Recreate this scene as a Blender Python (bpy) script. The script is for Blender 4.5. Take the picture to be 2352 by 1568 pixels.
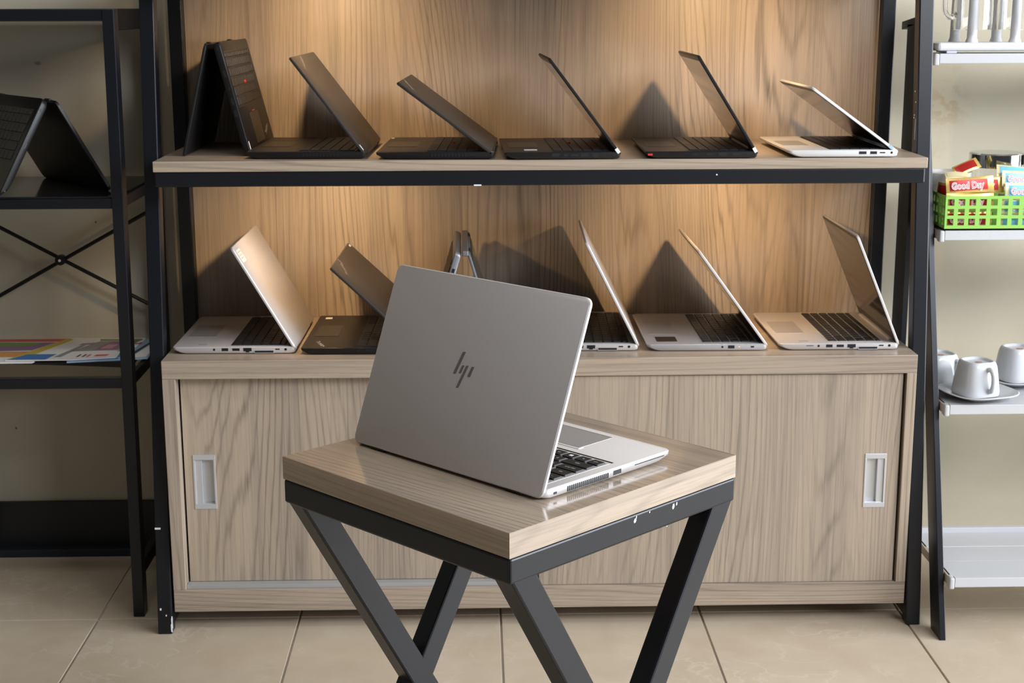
import bpy, bmesh, math, random
from mathutils import Vector, Matrix
random.seed(7)
S = bpy.context.scene
COL = S.collection
PI = math.pi
for o in list(bpy.data.objects): bpy.data.objects.remove(o)

# ------------------------------------------------------------------ camera, world, lights, exposure
cd = bpy.data.cameras.new('camera'); cam = bpy.data.objects.new('camera', cd); COL.objects.link(cam); S.camera = cam
yaw, pitch, roll = 0.0236, 0.2206, -0.0030
fw = Vector((math.sin(yaw)*math.cos(pitch), math.cos(yaw)*math.cos(pitch), -math.sin(pitch)))
rt = Vector((math.cos(yaw), -math.sin(yaw), 0)); up = rt.cross(fw)
r2 = rt*math.cos(roll)+up*math.sin(roll); u2 = up*math.cos(roll)-rt*math.sin(roll)
cam.matrix_world = Matrix(((r2.x, u2.x, -fw.x, -0.1223), (r2.y, u2.y, -fw.y, -2.7618), (r2.z, u2.z, -fw.z, 1.2015), (0, 0, 0, 1)))
cd.sensor_width = 36; cd.lens = 3451.5*36/2352; cd.clip_start = 0.05
cd.dof.use_dof = True; cd.dof.focus_distance = 1.75; cd.dof.aperture_fstop = 24

W = bpy.data.worlds.new('world'); S.world = W; W.use_nodes = True
W.node_tree.nodes['Background'].inputs[0].default_value = (0.80, 0.90, 1.0, 1)
W.node_tree.nodes['Background'].inputs[1].default_value = 0.035

def area(name, loc, target, sx, sy, power, color, spread=PI):
    l = bpy.data.lights.new(name, 'AREA'); l.shape = 'RECTANGLE'; l.size = sx; l.size_y = sy; l.energy = power; l.color = color; l.spread = spread
    o = bpy.data.objects.new(name, l); COL.objects.link(o); o.location = loc
    o.rotation_euler = (Vector(target)-Vector(loc)).to_track_quat('-Z', 'Y').to_euler(); return o
def spot(name, loc, target, power, color, size, blend, rad):
    l = bpy.data.lights.new(name, 'SPOT'); l.energy = power; l.color = color; l.spot_size = size; l.spot_blend = blend; l.shadow_soft_size = rad
    o = bpy.data.objects.new(name, l); COL.objects.link(o); o.location = loc
    o.rotation_euler = (Vector(target)-Vector(loc)).to_track_quat('-Z', 'Y').to_euler(); return o
# daylight: the shop windows to the right, then added fill lights from overhead and the front
area('window_daylight', (2.35, -2.75, 2.45), (0.0, -0.3, 0.6), 2.4, 0.8, 115, (0.88, 0.92, 1.0))
area('window_daylight', (5.2, -1.7, 1.6), (0.0, -0.35, 0.9), 3.6, 2.8, 520, (0.85, 0.915, 1.0))
area('overhead_fill', (-0.5, -1.3, 2.86), (-0.5, -1.3, 0), 1.2, 0.3, 11, (1.0, 0.96, 0.92))  # added fill without a known fixture, brightens the table laptop's lid
area('front_fill', (0.7, -5.6, 1.8), (0.1, 0, 0.8), 2.6, 2.2, 3, (0.97, 0.97, 1.0))  # added weak fill from behind the camera, no known opening
# warm puck lamps under the boards of the display unit
for x, p in ((-0.42, 1.0), (0.385, 1.0)):
    spot('puck_lamp', (x, 0.06, 1.262), (x, 0.40, 0.95), 9.0*p, (1.0, 0.67, 0.35), math.radians(125), 1.0, 0.012)
    spot('puck_lamp', (x, 0.06, 0.890), (x, 0.40, 0.58), 9.0*p, (1.0, 0.67, 0.35), math.radians(125), 1.0, 0.012)
S.view_settings.view_transform = 'Standard'; S.view_settings.look = 'None'
S.view_settings.exposure = 0.0; S.view_settings.gamma = 1.0; S.view_settings.use_curve_mapping = False

# ------------------------------------------------------------------ materials
def mat(name, color=(0.5, 0.5, 0.5), rough=0.5, metal=0.0, spec=0.5, trans=0.0, ior=1.45, emit=None, bump=0.0, bscale=300, var=0.0, vscale=40):
    m = bpy.data.materials.new(name); m.use_nodes = True; nt = m.node_tree; b = nt.nodes['Principled BSDF']
    b.inputs['Base Color'].default_value = (*color, 1); b.inputs['Roughness'].default_value = rough; b.inputs['Metallic'].default_value = metal
    b.inputs['Specular IOR Level'].default_value = spec; b.inputs['Transmission Weight'].default_value = trans; b.inputs['IOR'].default_value = ior
    if emit: b.inputs['Emission Color'].default_value = (*emit[0], 1); b.inputs['Emission Strength'].default_value = emit[1]
    if bump or var:
        tc = nt.nodes.new('ShaderNodeTexCoord')
        if bump:
            n = nt.nodes.new('ShaderNodeTexNoise'); n.inputs['Scale'].default_value = bscale; n.inputs['Detail'].default_value = 2
            nt.links.new(tc.outputs['Object'], n.inputs['Vector'])
            bp = nt.nodes.new('ShaderNodeBump'); bp.inputs['Strength'].default_value = bump; bp.inputs['Distance'].default_value = 0.001
            nt.links.new(n.outputs['Fac'], bp.inputs['Height']); nt.links.new(bp.outputs['Normal'], b.inputs['Normal'])
        if var:
            n = nt.nodes.new('ShaderNodeTexNoise'); n.inputs['Scale'].default_value = vscale; n.inputs['Detail'].default_value = 4
            nt.links.new(tc.outputs['Object'], n.inputs['Vector'])
            r = nt.nodes.new('ShaderNodeMapRange'); r.inputs[1].default_value = 0.3; r.inputs[2].default_value = 0.7
            r.inputs[3].default_value = max(0, rough-var); r.inputs[4].default_value = min(1, rough+var)
            nt.links.new(n.outputs['Fac'], r.inputs[0]); nt.links.new(r.outputs[0], b.inputs['Roughness'])
    return m

def wood(name, axis, seed, tone=1.0, warm=1.0, rough=0.42, lines=1.0):
    """laminate with walnut figure; axis = direction of the grain in object space"""
    m = bpy.data.materials.new(name); m.use_nodes = True; nt = m.node_tree; N = nt.nodes; Lk = nt.links.new; b = N['Principled BSDF']
    def math_(op, a, bb=None, c=None):
        n = N.new('ShaderNodeMath'); n.operation = op
        for i, v in enumerate((a, bb, c)):
            if v is None: continue
            if isinstance(v, (int, float)): n.inputs[i].default_value = v
            else: Lk(v, n.inputs[i])
        return n.outputs[0]
    tc = N.new('ShaderNodeTexCoord'); sp = N.new('ShaderNodeSeparateXYZ'); Lk(tc.outputs['Object'], sp.inputs[0])
    ax = {'x': 0, 'y': 1, 'z': 2}[axis]; al = sp.outputs[ax]; o1, o2 = [sp.outputs[i] for i in range(3) if i != ax]
    ac = math_('ADD', o1, math_('MULTIPLY', o2, 0.83))
    def noise(sa, sl, detail, rough_, dz=0.0, dist=0.0):
        c = N.new('ShaderNodeCombineXYZ'); Lk(math_('MULTIPLY', ac, sa), c.inputs[0]); Lk(math_('MULTIPLY', al, sl), c.inputs[1]); c.inputs[2].default_value = seed*3.7+dz
        n = N.new('ShaderNodeTexNoise'); n.inputs['Scale'].default_value = 1; n.inputs['Detail'].default_value = detail; n.inputs['Roughness'].default_value = rough_; n.inputs['Distortion'].default_value = dist
        Lk(c.outputs[0], n.inputs['Vector']); return n.outputs['Fac']
    def mr(v, a, b_, c, d):
        n = N.new('ShaderNodeMapRange'); Lk(v, n.inputs[0])
        for q, w_ in zip((1, 2, 3, 4), (a, b_, c, d)): n.inputs[q].default_value = w_
        return n.outputs[0]
    field = noise(5.2, 0.50, 1, 0.35, 1.0, 0.1)                  # broad field whose contours give the cathedral figure
    jit = noise(70, 2.2, 3, 0.55, 4.0)
    ph = math_('ADD', math_('ADD', math_('MULTIPLY', ac, 420.0), math_('MULTIPLY', field, 185.0)), math_('MULTIPLY', jit, 7.0))
    zone = mr(noise(9, 0.4, 2, 0.5, 31.0), 0.38, 0.66, 0.15, 1.0)
    fig = math_('MULTIPLY', math_('POWER', math_('MULTIPLY_ADD', math_('SINE', ph), 0.5, 0.5), 6.0), zone)   # thin dark ring lines
    band = noise(13, 0.45, 3, 0.6, 9.0)
    streak = noise(130, 1.6, 4, 0.65, 14.0)
    fine = noise(420, 2.6, 3, 0.6, 17.0)
    pore = noise(700, 12.0, 2, 0.6, 21.0)
    t = math_('ADD', math_('ADD', math_('MULTIPLY', band, 0.55), math_('MULTIPLY', streak, 0.45)), math_('MULTIPLY', fine, 0.35))
    rp = N.new('ShaderNodeValToRGB'); Lk(t, rp.inputs[0]); e = rp.color_ramp.elements
    e[0].position = 0.44; e[0].color = (0.205*tone, 0.163*tone, 0.128*tone, 1)
    e[1].position = 0.90; e[1].color = (0.445*tone, 0.352*tone, 0.258*tone, 1)
    k = e.new(0.60); k.color = (0.305*tone, 0.243*tone, 0.187*tone, 1)
    k = e.new(0.72); k.color = (0.380*tone, 0.300*tone, 0.222*tone, 1)
    lines_ = math_('ADD', math_('MULTIPLY', fig, math_('MULTIPLY_ADD', streak, 0.8, 0.15)), math_('MULTIPLY', mr(streak, 0.56, 0.68, 0.0, 0.30), mr(fine, 0.40, 0.60, 0.25, 1.0)))
    dk = math_('MULTIPLY', math_('SUBTRACT', 1.0, math_('MULTIPLY', lines_, 0.78*lines)), mr(pore, 0.36, 0.48, 0.88, 1.0))
    mx = N.new('ShaderNodeVectorMath'); mx.operation = 'SCALE'; Lk(rp.outputs[0], mx.inputs[0]); Lk(dk, mx.inputs['Scale'])
    Lk(mx.outputs[0], b.inputs['Base Color']); b.inputs['Roughness'].default_value = rough; b.inputs['Specular IOR Level'].default_value = 0.5
    bp = N.new('ShaderNodeBump'); bp.inputs['Strength'].default_value = 0.12; bp.inputs['Distance'].default_value = 0.0006
    Lk(streak, bp.inputs['Height']); Lk(bp.outputs[0], b.inputs['Normal'])
    return m

def wall_mat():
    m = bpy.data.materials.new('cream_wall_paint'); m.use_nodes = True; nt = m.node_tree; N = nt.nodes; Lk = nt.links.new; b = N['Principled BSDF']
    tc = N.new('ShaderNodeTexCoord')
    n = N.new('ShaderNodeTexNoise'); n.inputs['Scale'].default_value = 3.0; n.inputs['Detail'].default_value = 5; Lk(tc.outputs['Object'], n.inputs[0])
    r = N.new('ShaderNodeValToRGB'); Lk(n.outputs['Fac'], r.inputs[0]); r.color_ramp.elements[0].position = .3; r.color_ramp.elements[1].position = .7
    r.color_ramp.elements[0].color = (0.490, 0.440, 0.325, 1); r.color_ramp.elements[1].color = (0.535, 0.485, 0.365, 1)
    prev = r.outputs[0]
    def spot_(cx, cz, rad, amount, col, sc, thr, sx=1.0):
        nonlocal prev
        mp = N.new('ShaderNodeMapping'); Lk(tc.outputs['Object'], mp.inputs[0]); mp.inputs['Location'].default_value = (-cx/rad*sx, 0, -cz/rad); mp.inputs['Scale'].default_value = (sx/rad, 0, 1/rad)
        ln = N.new('ShaderNodeVectorMath'); ln.operation = 'LENGTH'; Lk(mp.outputs[0], ln.inputs[0])
        n2 = N.new('ShaderNodeTexNoise'); n2.inputs['Scale'].default_value = sc; n2.inputs['Detail'].default_value = 4; Lk(tc.outputs['Object'], n2.inputs[0])
        a = N.new('ShaderNodeMapRange'); Lk(ln.outputs['Value'], a.inputs[0]); a.inputs[1].default_value = 0.35; a.inputs[2].default_value = 1.0; a.inputs[3].default_value = 1; a.inputs[4].default_value = 0
        c = N.new('ShaderNodeMapRange'); Lk(n2.outputs['Fac'], c.inputs[0]); c.inputs[1].default_value = thr; c.inputs[2].default_value = thr+.09; c.inputs[3].default_value = 0; c.inputs[4].default_value = amount
        mu = N.new('ShaderNodeMath'); mu.operation = 'MULTIPLY'; Lk(a.outputs[0], mu.inputs[0]); Lk(c.outputs[0], mu.inputs[1])
        mx = N.new('ShaderNodeMix'); mx.data_type = 'RGBA'; Lk(mu.outputs[0], mx.inputs[0]); Lk(prev, mx.inputs[6]); mx.inputs[7].default_value = (*col, 1); prev = mx.outputs[2]
    spot_(0.893, 0.985, 0.062, 0.55, (0.42, 0.30, 0.17), 55, .46)     # damp stain patches beside the ladder shelf
    spot_(0.905, 1.078, 0.025, 0.45, (0.45, 0.33, 0.19), 45, .45)
    spot_(0.88, 0.875, 0.05, 0.35, (0.42, 0.33, 0.20), 25, .47, 2.2)
    spot_(-1.045, 1.083, 0.0055, 0.6, (0.12, 0.10, 0.08), 4, .2, .5)   # small scuffs
    spot_(-0.945, 0.745, 0.003, 0.9, (0.03, 0.03, 0.03), 4, .2)
    spot_(-1.15, 0.285, 0.004, 0.9, (0.03, 0.03, 0.03), 4, .2, 1.4)
    Lk(prev, b.inputs['Base Color']); b.inputs['Roughness'].default_value = .75
    n3 = N.new('ShaderNodeTexNoise'); n3.inputs['Scale'].default_value = 60; n3.inputs['Detail'].default_value = 4; Lk(tc.outputs['Object'], n3.inputs[0])
    bp = N.new('ShaderNodeBump'); bp.inputs['Strength'].default_value = .15; bp.inputs['Distance'].default_value = .002; Lk(n3.outputs['Fac'], bp.inputs['Height']); Lk(bp.outputs[0], b.inputs['Normal'])
    return m

def tile_mat():
    m = bpy.data.materials.new('beige_floor_tile'); m.use_nodes = True; nt = m.node_tree; N = nt.nodes; Lk = nt.links.new; b = N['Principled BSDF']
    tc = N.new('ShaderNodeTexCoord'); oi = N.new('ShaderNodeObjectInfo'); ad = N.new('ShaderNodeVectorMath'); ad.operation = 'ADD'
    ml = N.new('ShaderNodeMath'); ml.operation = 'MULTIPLY'; ml.inputs[1].default_value = 37; Lk(oi.outputs['Random'], ml.inputs[0])
    Lk(tc.outputs['Object'], ad.inputs[0]); Lk(ml.outputs[0], ad.inputs[1])
    n = N.new('ShaderNodeTexNoise'); n.inputs['Scale'].default_value = 7; n.inputs['Detail'].default_value = 6; n.inputs['Roughness'].default_value = .6; Lk(ad.outputs[0], n.inputs[0])
    r = N.new('ShaderNodeValToRGB'); Lk(n.outputs['Fac'], r.inputs[0]); e = r.color_ramp.elements
    e[0].position = .32; e[0].color = (0.480, 0.385, 0.275, 1); e[1].position = .72; e[1].color = (0.570, 0.475, 0.355, 1)
    v = N.new('ShaderNodeTexNoise'); v.inputs['Scale'].default_value = 11; v.inputs['Detail'].default_value = 5; v.inputs['Distortion'].default_value = .4; Lk(ad.outputs[0], v.inputs[0])
    s = N.new('ShaderNodeMath'); s.operation = 'SUBTRACT'; Lk(v.outputs['Fac'], s.inputs[0]); s.inputs[1].default_value = .5
    ab = N.new('ShaderNodeMath'); ab.operation = 'ABSOLUTE'; Lk(s.outputs[0], ab.inputs[0])
    mr = N.new('ShaderNodeMapRange'); Lk(ab.outputs[0], mr.inputs[0]); mr.inputs[1].default_value = 0; mr.inputs[2].default_value = .022; mr.inputs[3].default_value = .30; mr.inputs[4].default_value = 0
    g = N.new('ShaderNodeMath'); g.operation = 'MULTIPLY'; Lk(mr.outputs[0], g.inputs[0])
    n4 = N.new('ShaderNodeTexNoise'); n4.inputs['Scale'].default_value = 5; Lk(ad.outputs[0], n4.inputs[0])
    m4 = N.new('ShaderNodeMapRange'); Lk(n4.outputs['Fac'], m4.inputs[0]); m4.inputs[1].default_value = .48; m4.inputs[2].default_value = .62; Lk(m4.outputs[0], g.inputs[1])
    mx = N.new('ShaderNodeMix'); mx.data_type = 'RGBA'; Lk(g.outputs[0], mx.inputs[0]); Lk(r.outputs[0], mx.inputs[6]); mx.inputs[7].default_value = (.72, .64, .54, 1)
    Lk(mx.outputs[2], b.inputs['Base Color']); b.inputs['Roughness'].default_value = .38; b.inputs['Specular IOR Level'].default_value = .35
    return m

MT = dict(
    black=mat('black_powder_coat', (0.0054, 0.0062, 0.0088), 0.34, 0, .5, bump=.06, bscale=900),
    blackmatte=mat('black_metal_matte', (0.0065, 0.007, 0.008), 0.45, 0, .35),
    chip=mat('bare_metal_chip', (0.75, 0.76, 0.78), 0.5),
    silver=mat('silver_aluminium', (0.605, 0.572, 0.556), 0.42, 0.45, .5, bump=.05, bscale=2500),
    silver2=mat('grey_aluminium', (0.44, 0.43, 0.43), 0.45, 0.4, .5),
    silver3=mat('dark_grey_aluminium', (0.20, 0.205, 0.22), 0.42, 0.5, .5),
    white_al=mat('bright_silver_plastic', (0.72, 0.71, 0.70), 0.4, 0.2, .5),
    blk=mat('black_laptop_plastic', (0.0085, 0.008, 0.008), 0.40, 0, .38, bump=.1, bscale=3000),
    blk_lid=mat('black_lid_coating', (0.024, 0.021, 0.019), 0.38, 0, .5),
    key=mat('black_key_plastic', (0.011, 0.011, 0.012), 0.45, 0, .4),
    dark=mat('dark_socket', (0.006, 0.006, 0.007), 0.5),
    screen=mat('dark_screen', (0.012, 0.011, 0.011), 0.09, 0, .9, ior=1.6),
    bezel=mat('black_bezel', (0.009, 0.009, 0.010), 0.35),
    pad=mat('touchpad_grey', (0.43, 0.415, 0.405), 0.32, .5),
    padblk=mat('touchpad_black', (0.009, 0.009, 0.009), 0.33),
    notepaper=mat('cream_note_paper', (0.60, 0.55, 0.44), 0.8),
    paper=mat('white_paper', (0.78, 0.76, 0.72), 0.7),
    ink=mat('dark_ink', (0.05, 0.05, 0.06), 0.6),
    red=mat('red_plastic', (0.55, 0.03, 0.02), 0.4),
    logo=mat('chrome_logo', (0.85, 0.83, 0.80), 0.22, 1.0),
    darklogo=mat('dark_mirror_logo', (0.175, 0.155, 0.165), 0.40, .35),
    legend=mat('key_legend_grey', (0.33, 0.34, 0.36), 0.5),
    alu=mat('brushed_aluminium', (0.58, 0.59, 0.60), 0.30, 0.5, .5, bump=.05, bscale=800),
    steel=mat('polished_steel', (0.72, 0.71, 0.70), 0.10, 1.0),
    glass=mat('clear_glass', (1, 1, 1), 0.0, 0, .5, 1.0, 1.45),
    blkglass=mat('black_glass', (0.012, 0.013, 0.015), 0.08, 0, .6),
    whitepaint=mat('white_painted_wood', (0.50, 0.50, 0.505), 0.45, bump=.2, bscale=120),
    endgrain=mat('bare_wood_edge', (0.40, 0.33, 0.27), 0.6),
    ceramic=mat('white_ceramic', (0.54, 0.55, 0.56), 0.12),
    whiteplastic=mat('white_plastic', (0.66, 0.66, 0.67), 0.35),
    green=mat('lime_green_plastic', (0.27, 0.53, 0.10), 0.38),
    gold=mat('gold_foil', (0.74, 0.52, 0.16), 0.25, .55, bump=.3, bscale=90),
    redfoil=mat('red_foil', (0.42, 0.02, 0.015), 0.28, .25, bump=.3, bscale=90),
    bluefoil=mat('light_blue_foil', (0.20, 0.55, 0.74), 0.3, .15, bump=.3, bscale=90),
    creamfoil=mat('pale_gold_foil', (0.80, 0.70, 0.42), 0.3, .3),
    pink=mat('pink_print', (0.80, 0.16, 0.22), 0.45), whitep=mat('white_print', (0.85, 0.80, 0.82), 0.5),
    yellow=mat('yellow_print', (0.62, 0.46, 0.06), 0.5), blue=mat('blue_print', (0.06, 0.20, 0.48), 0.5), grn=mat('green_print', (0.20, 0.30, 0.08), 0.5),
    violet=mat('violet_print', (0.30, 0.16, 0.28), 0.5), greyp=mat('grey_print', (0.28, 0.29, 0.28), 0.5), redp=mat('red_print', (0.62, 0.10, 0.09), 0.5), orange=mat('orange_print', (0.70, 0.33, 0.10), 0.5), salmon=mat('pink_screen_print', (0.62, 0.33, 0.36), 0.5), skyp=mat('pale_blue_print', (0.33, 0.46, 0.58), 0.5),
    grout=mat('grey_grout', (0.55, 0.50, 0.44), 0.9, bump=.4, bscale=200),
    plinth=mat('black_plinth_paint', (0.016, 0.017, 0.018), 0.45),
    ceil=mat('dim_bounce_ceiling', (0.22, 0.22, 0.215), 0.9),  # out-of-view ceiling, toned down so less light bounces off it
    led=mat('white_light_diode', (1, 1, 1), 0.4, emit=((1, 1, 1), 1.5)), ledred=mat('orange_light_diode', (0.8, 0.2, 0.1), 0.4, emit=((1, 0.35, 0.2), 1.2)),
    brownin=mat('faded_red_mark', (0.40, 0.20, 0.18), 0.6),
    wall=wall_mat(), tile=tile_mat(),
    w_panel_up=wood('walnut_laminate_upper_panel', 'z', 1.0, 1.0, 1.2), w_panel_lo=wood('walnut_laminate_lower_panel', 'z', 2.3, 1.0, 1.2),
    w_door_l=wood('walnut_laminate_left_door', 'z', 3.1, lines=.8), w_door_r=wood('walnut_laminate_right_door', 'z', 4.6, lines=.8),
    w_top=wood('walnut_laminate_horizontal', 'x', 5.2, 1.0, 1.0, .34), w_side=wood('walnut_laminate_upright', 'z', 6.4, 1.05), w_board=wood('walnut_laminate_board', 'x', 7.7, 1.05, 1.0, .34, .6),
    w_edge_x=wood('walnut_edge_band_x', 'x', 9.1, 1.0, 1.0, .4, .5), w_edge_y=wood('walnut_edge_band_y', 'y', 9.7, 1.0, 1.0, .4, .5),
    w_stool=wood('walnut_laminate_stool_top', 'y', 8.5, .93, 1.1, .13, .8),
)

# ------------------------------------------------------------------ mesh helpers
class MB:
    def __init__(s): s.v = []; s.f = []
    def add(s, vs, fs):
        o = len(s.v); s.v += [tuple(v) for v in vs]; s.f += [tuple(i+o for i in f) for f in fs]; return s
    def hexa(s, p):     # 8 points: bottom ring 4, top ring 4
        return s.add(p, [(3, 2, 1, 0), (4, 5, 6, 7), (0, 1, 5, 4), (1, 2, 6, 5), (2, 3, 7, 6), (3, 0, 4, 7)])
    def box(s, x0, x1, y0, y1, z0, z1):
        return s.hexa([(x0, y0, z0), (x1, y0, z0), (x1, y1, z0), (x0, y1, z0), (x0, y0, z1), (x1, y0, z1), (x1, y1, z1), (x0, y1, z1)])
    def bar(s, a, b, hw, side, hd, third=None):   # square bar from a to b; side = width direction
        a, b, side = Vector(a), Vector(b), Vector(side).normalized(); d = (b-a).normalized(); t = Vector(third).normalized() if third else d.cross(side).normalized()
        q = [(-1, -1), (1, -1), (1, 1), (-1, 1)]
        return s.hexa([a+side*hw*i+t*hd*j for i, j in q]+[b+side*hw*i+t*hd*j for i, j in q])
    def loft(s, rings, cap=(True, True), closed=False):
        n = len(rings[0]); o = len(s.v)
        for r in rings: s.v += [tuple(p) for p in r]
        m = len(rings)
        for k in range(m if closed else m-1):
            for i in range(n):
                j = (i+1) % n; k2 = (k+1) % m
                s.f.append((o+k*n+i, o+k*n+j, o+k2*n+j, o+k2*n+i))
        if not closed:
            if cap[0]: s.f.append(tuple(o+i for i in reversed(range(n))))
            if cap[1]: s.f.append(tuple(o+(m-1)*n+i for i in range(n)))
        return s
    def lathe(s, prof, c=(0, 0, 0), n=32, cap=(True, True), sq=0.0):
        R = []
        for r, z in prof:
            ring = []
            for i in range(n):
                a = 2*PI*i/n; k = r
                if sq: k = r/((abs(math.cos(a))**sq+abs(math.sin(a))**sq)**(1/sq))
                ring.append((c[0]+k*math.cos(a), c[1]+k*math.sin(a), c[2]+z))
            R.append(ring)
        return s.loft(R, cap)
    def tube(s, path, r, n=10, sub=0):
        P = [Vector(p) for p in path]
        if sub:          # Catmull-Rom smoothing
            Q = []
            for i in range(len(P)-1):
                p0, p1, p2, p3 = P[max(i-1, 0)], P[i], P[i+1], P[min(i+2, len(P)-1)]
                for k in range(sub):
                    t = k/sub; Q.append(.5*((2*p1)+(p2-p0)*t+(2*p0-5*p1+4*p2-p3)*t*t+(3*p1-p0-3*p2+p3)*t**3))
            P = Q+[P[-1]]
        R = []; x = None
        for i, p in enumerate(P):
            d = (P[min(i+1, len(P)-1)]-P[max(i-1, 0)]).normalized()
            if x is None: x = d.cross(Vector((0, 0, 1)) if abs(d.z) < .9 else Vector((1, 0, 0)))
            x = (x-d*x.dot(d)).normalized(); y = d.cross(x)
            R.append([p+x*r*math.cos(2*PI*k/n)+y*r*math.sin(2*PI*k/n) for k in range(n)])
        return s.loft(R)
    def build(s, name, material, parent=None, bevel=0.0, smooth=False, loc=None, rot=None, seg=2):
        me = bpy.data.meshes.new(name); me.from_pydata(s.v, [], s.f); me.update()
        bm = bmesh.new(); bm.from_mesh(me); bmesh.ops.recalc_face_normals(bm, faces=bm.faces); bm.to_mesh(me); bm.free()
        o = bpy.data.objects.new(name, me); COL.objects.link(o); me.materials.append(MT[material] if isinstance(material, str) else material)
        if parent: o.parent = parent
        if loc: o.location = loc
        if rot: o.rotation_euler = rot
        if bevel:
            b = o.modifiers.new('bevel', 'BEVEL'); b.width = bevel; b.segments = seg; b.limit_method = 'ANGLE'; b.angle_limit = math.radians(40); b.harden_normals = False
        if smooth:
            for p in me.polygons: p.use_smooth = True
            me.set_sharp_from_angle(angle=math.radians(38))
        return o
def tag(o, label=None, cat=None, group=None, kind=None):
    if label: o['label'] = label
    if cat: o['category'] = cat
    if group: o['group'] = group
    if kind: o['kind'] = kind
    return o
def empty(name, loc, rz, label, cat, group=None):
    o = bpy.data.objects.new(name, None); COL.objects.link(o); o.location = loc; o.rotation_euler = (0, 0, rz); o.empty_display_size = .02
    return tag(o, label, cat, group)
def rrect(x0, x1, y0, y1, z, r, seg=4):
    P = []
    for cx, cy, a in ((x1-r, y1-r, 0), (x0+r, y1-r, PI/2), (x0+r, y0+r, PI), (x1-r, y0+r, 3*PI/2)):
        for i in range(seg+1):
            t = a+PI/2*i/seg; P.append((cx+r*math.cos(t), cy+r*math.sin(t), z))
    return P
def text_mesh(txt, size, name, material, parent, loc, rot, offset=0.0, extrude=0.0002, align='LEFT', shear=0.0, sx=1.0):
    c = bpy.data.curves.new(name, 'FONT'); c.body = txt; c.size = size; c.extrude = extrude; c.offset = offset; c.align_x = align; c.shear = shear; c.resolution_u = 2
    t = bpy.data.objects.new(name, c); COL.objects.link(t)
    dg = bpy.context.evaluated_depsgraph_get(); me = bpy.data.meshes.new_from_object(t.evaluated_get(dg)); bpy.data.objects.remove(t)
    o = bpy.data.objects.new(name, me); COL.objects.link(o); me.materials.clear(); me.materials.append(MT[material]); o.parent = parent; o.location = loc; o.rotation_euler = rot; o.scale = (sx, 1, 1)
    return o
def link_copy(src, parent, loc, name=None):
    o = src.copy(); COL.objects.link(o); o.parent = parent; o.location = loc; return o

# ------------------------------------------------------------------ setting
YW = 0.485
fl = MB().box(-3.4, 3.6, -6.2, YW+.1, -.06, -.004).build('floor', 'grout'); tag(fl, kind='structure')
T, TX, TY = 0.4036, -0.8874, 0.0775
tile_me = None
g = .0022
for i in range(-2, 7):
    for j in range(-8, 2):
        y1 = TY+T*j+T
        if j == 1:
            o = MB().box(0, T-2*g, 0, YW-(TY+T*j)-g, -.004, 0).build('tile', 'tile', fl, bevel=.0008); o.location = (TX+T*i+g-T, TY+T*j+g, 0); continue
        if tile_me is None:
            o = MB().box(0, T-2*g, 0, T-2*g, -.004, 0).build('tile', 'tile', fl, bevel=.0008); tile_me = o
        else: o = link_copy(tile_me, fl, (0, 0, 0))
        o.location = (TX+T*i+g-T, TY+T*j+g, 0)
wb = MB().box(-3.4, 3.6, YW, YW+.1, -.004, 2.9).build('wall_back', 'wall'); tag(wb, kind='structure')
wl = MB().box(-3.5, -3.4, -6.2, YW, -.004, 2.9).build('wall_left', mat('dim_bounce_wall', (.12, .11, .10), .8)); tag(wl, kind='structure')  # unseen wall, its colour darkened to cut bounced light
ce = MB().box(-3.5, 3.6, -6.2, YW+.1, 2.9, 3.0).build('ceiling', 'ceil'); tag(ce, kind='structure')
bb = MB().box(-3.4, -0.70, YW-.011, YW, 0, .1155).build('baseboard_left', 'plinth', bevel=.001); tag(bb, kind='structure')

# ------------------------------------------------------------------ display unit
ZS, ZC, LEAN = 0.922, 0.5464, 0.1169
PW = 0.028
unit = empty('display_rack', (0, 0, 0), 0, 'tall black steel display rack with walnut back panels around the low cabinet', 'shelf')
def lean_post(x0, x1, ztop, name='post'):
    d = .032
    p = [(x0, 0, 0), (x1, 0, 0), (x1, d, 0), (x0, d, 0)]
    q = [(x0, LEAN*ztop, ztop), (x1, LEAN*ztop, ztop), (x1, LEAN*ztop+d, ztop), (x0, LEAN*ztop+d, ztop)]
    return MB().hexa(p+q).build(name, 'black', unit, bevel=.0022)
pl = lean_post(-.752, -.724, 1.46); pr = lean_post(.722, .750, 1.46)
for s in (-1, 1):
    x0 = -.749 if s < 0 else .7195
    MB().box(x0, x0+PW, .394, .394+PW, 0, 1.46).build('post', 'black', unit, bevel=.002)
# chipped paint at the left foot and on the right post
cp = MB()
for (dx, dz, w, h) in ((.0255, .004, .003, .016), (.0265, .012, .0025, .020), (.027, .026, .002, .010), (.005, .048, .003, .004), (.016, .036, .002, .003)):
    cp.box(-.752+dx, -.752+dx+w, LEAN*(dz+h/2)-.0006, LEAN*(dz+h/2)+.0005, dz, dz+h)
cp.box(-.752, -.741, LEAN*.2105-.0006, LEAN*.2105+.0005, .208, .2115)
tag(cp.build('paint_chip', 'chip', unit), kind='stuff', label='bare white chips where the black paint has come off')
cp = MB()
for zz, yy in ((1.035, .016), (1.015, .011), (.985, .02), (.99, .018)): cp.box(.7216, .7225, LEAN*zz+yy, LEAN*zz+yy+.003, zz, zz+.003)
cp.box(.7216, .7224, LEAN*.97+.012, LEAN*.97+.013, .945, .985)
tag(cp.build('paint_chip', 'chip', unit), kind='stuff', label='specks of bare metal on the inner face of the right post')
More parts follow.
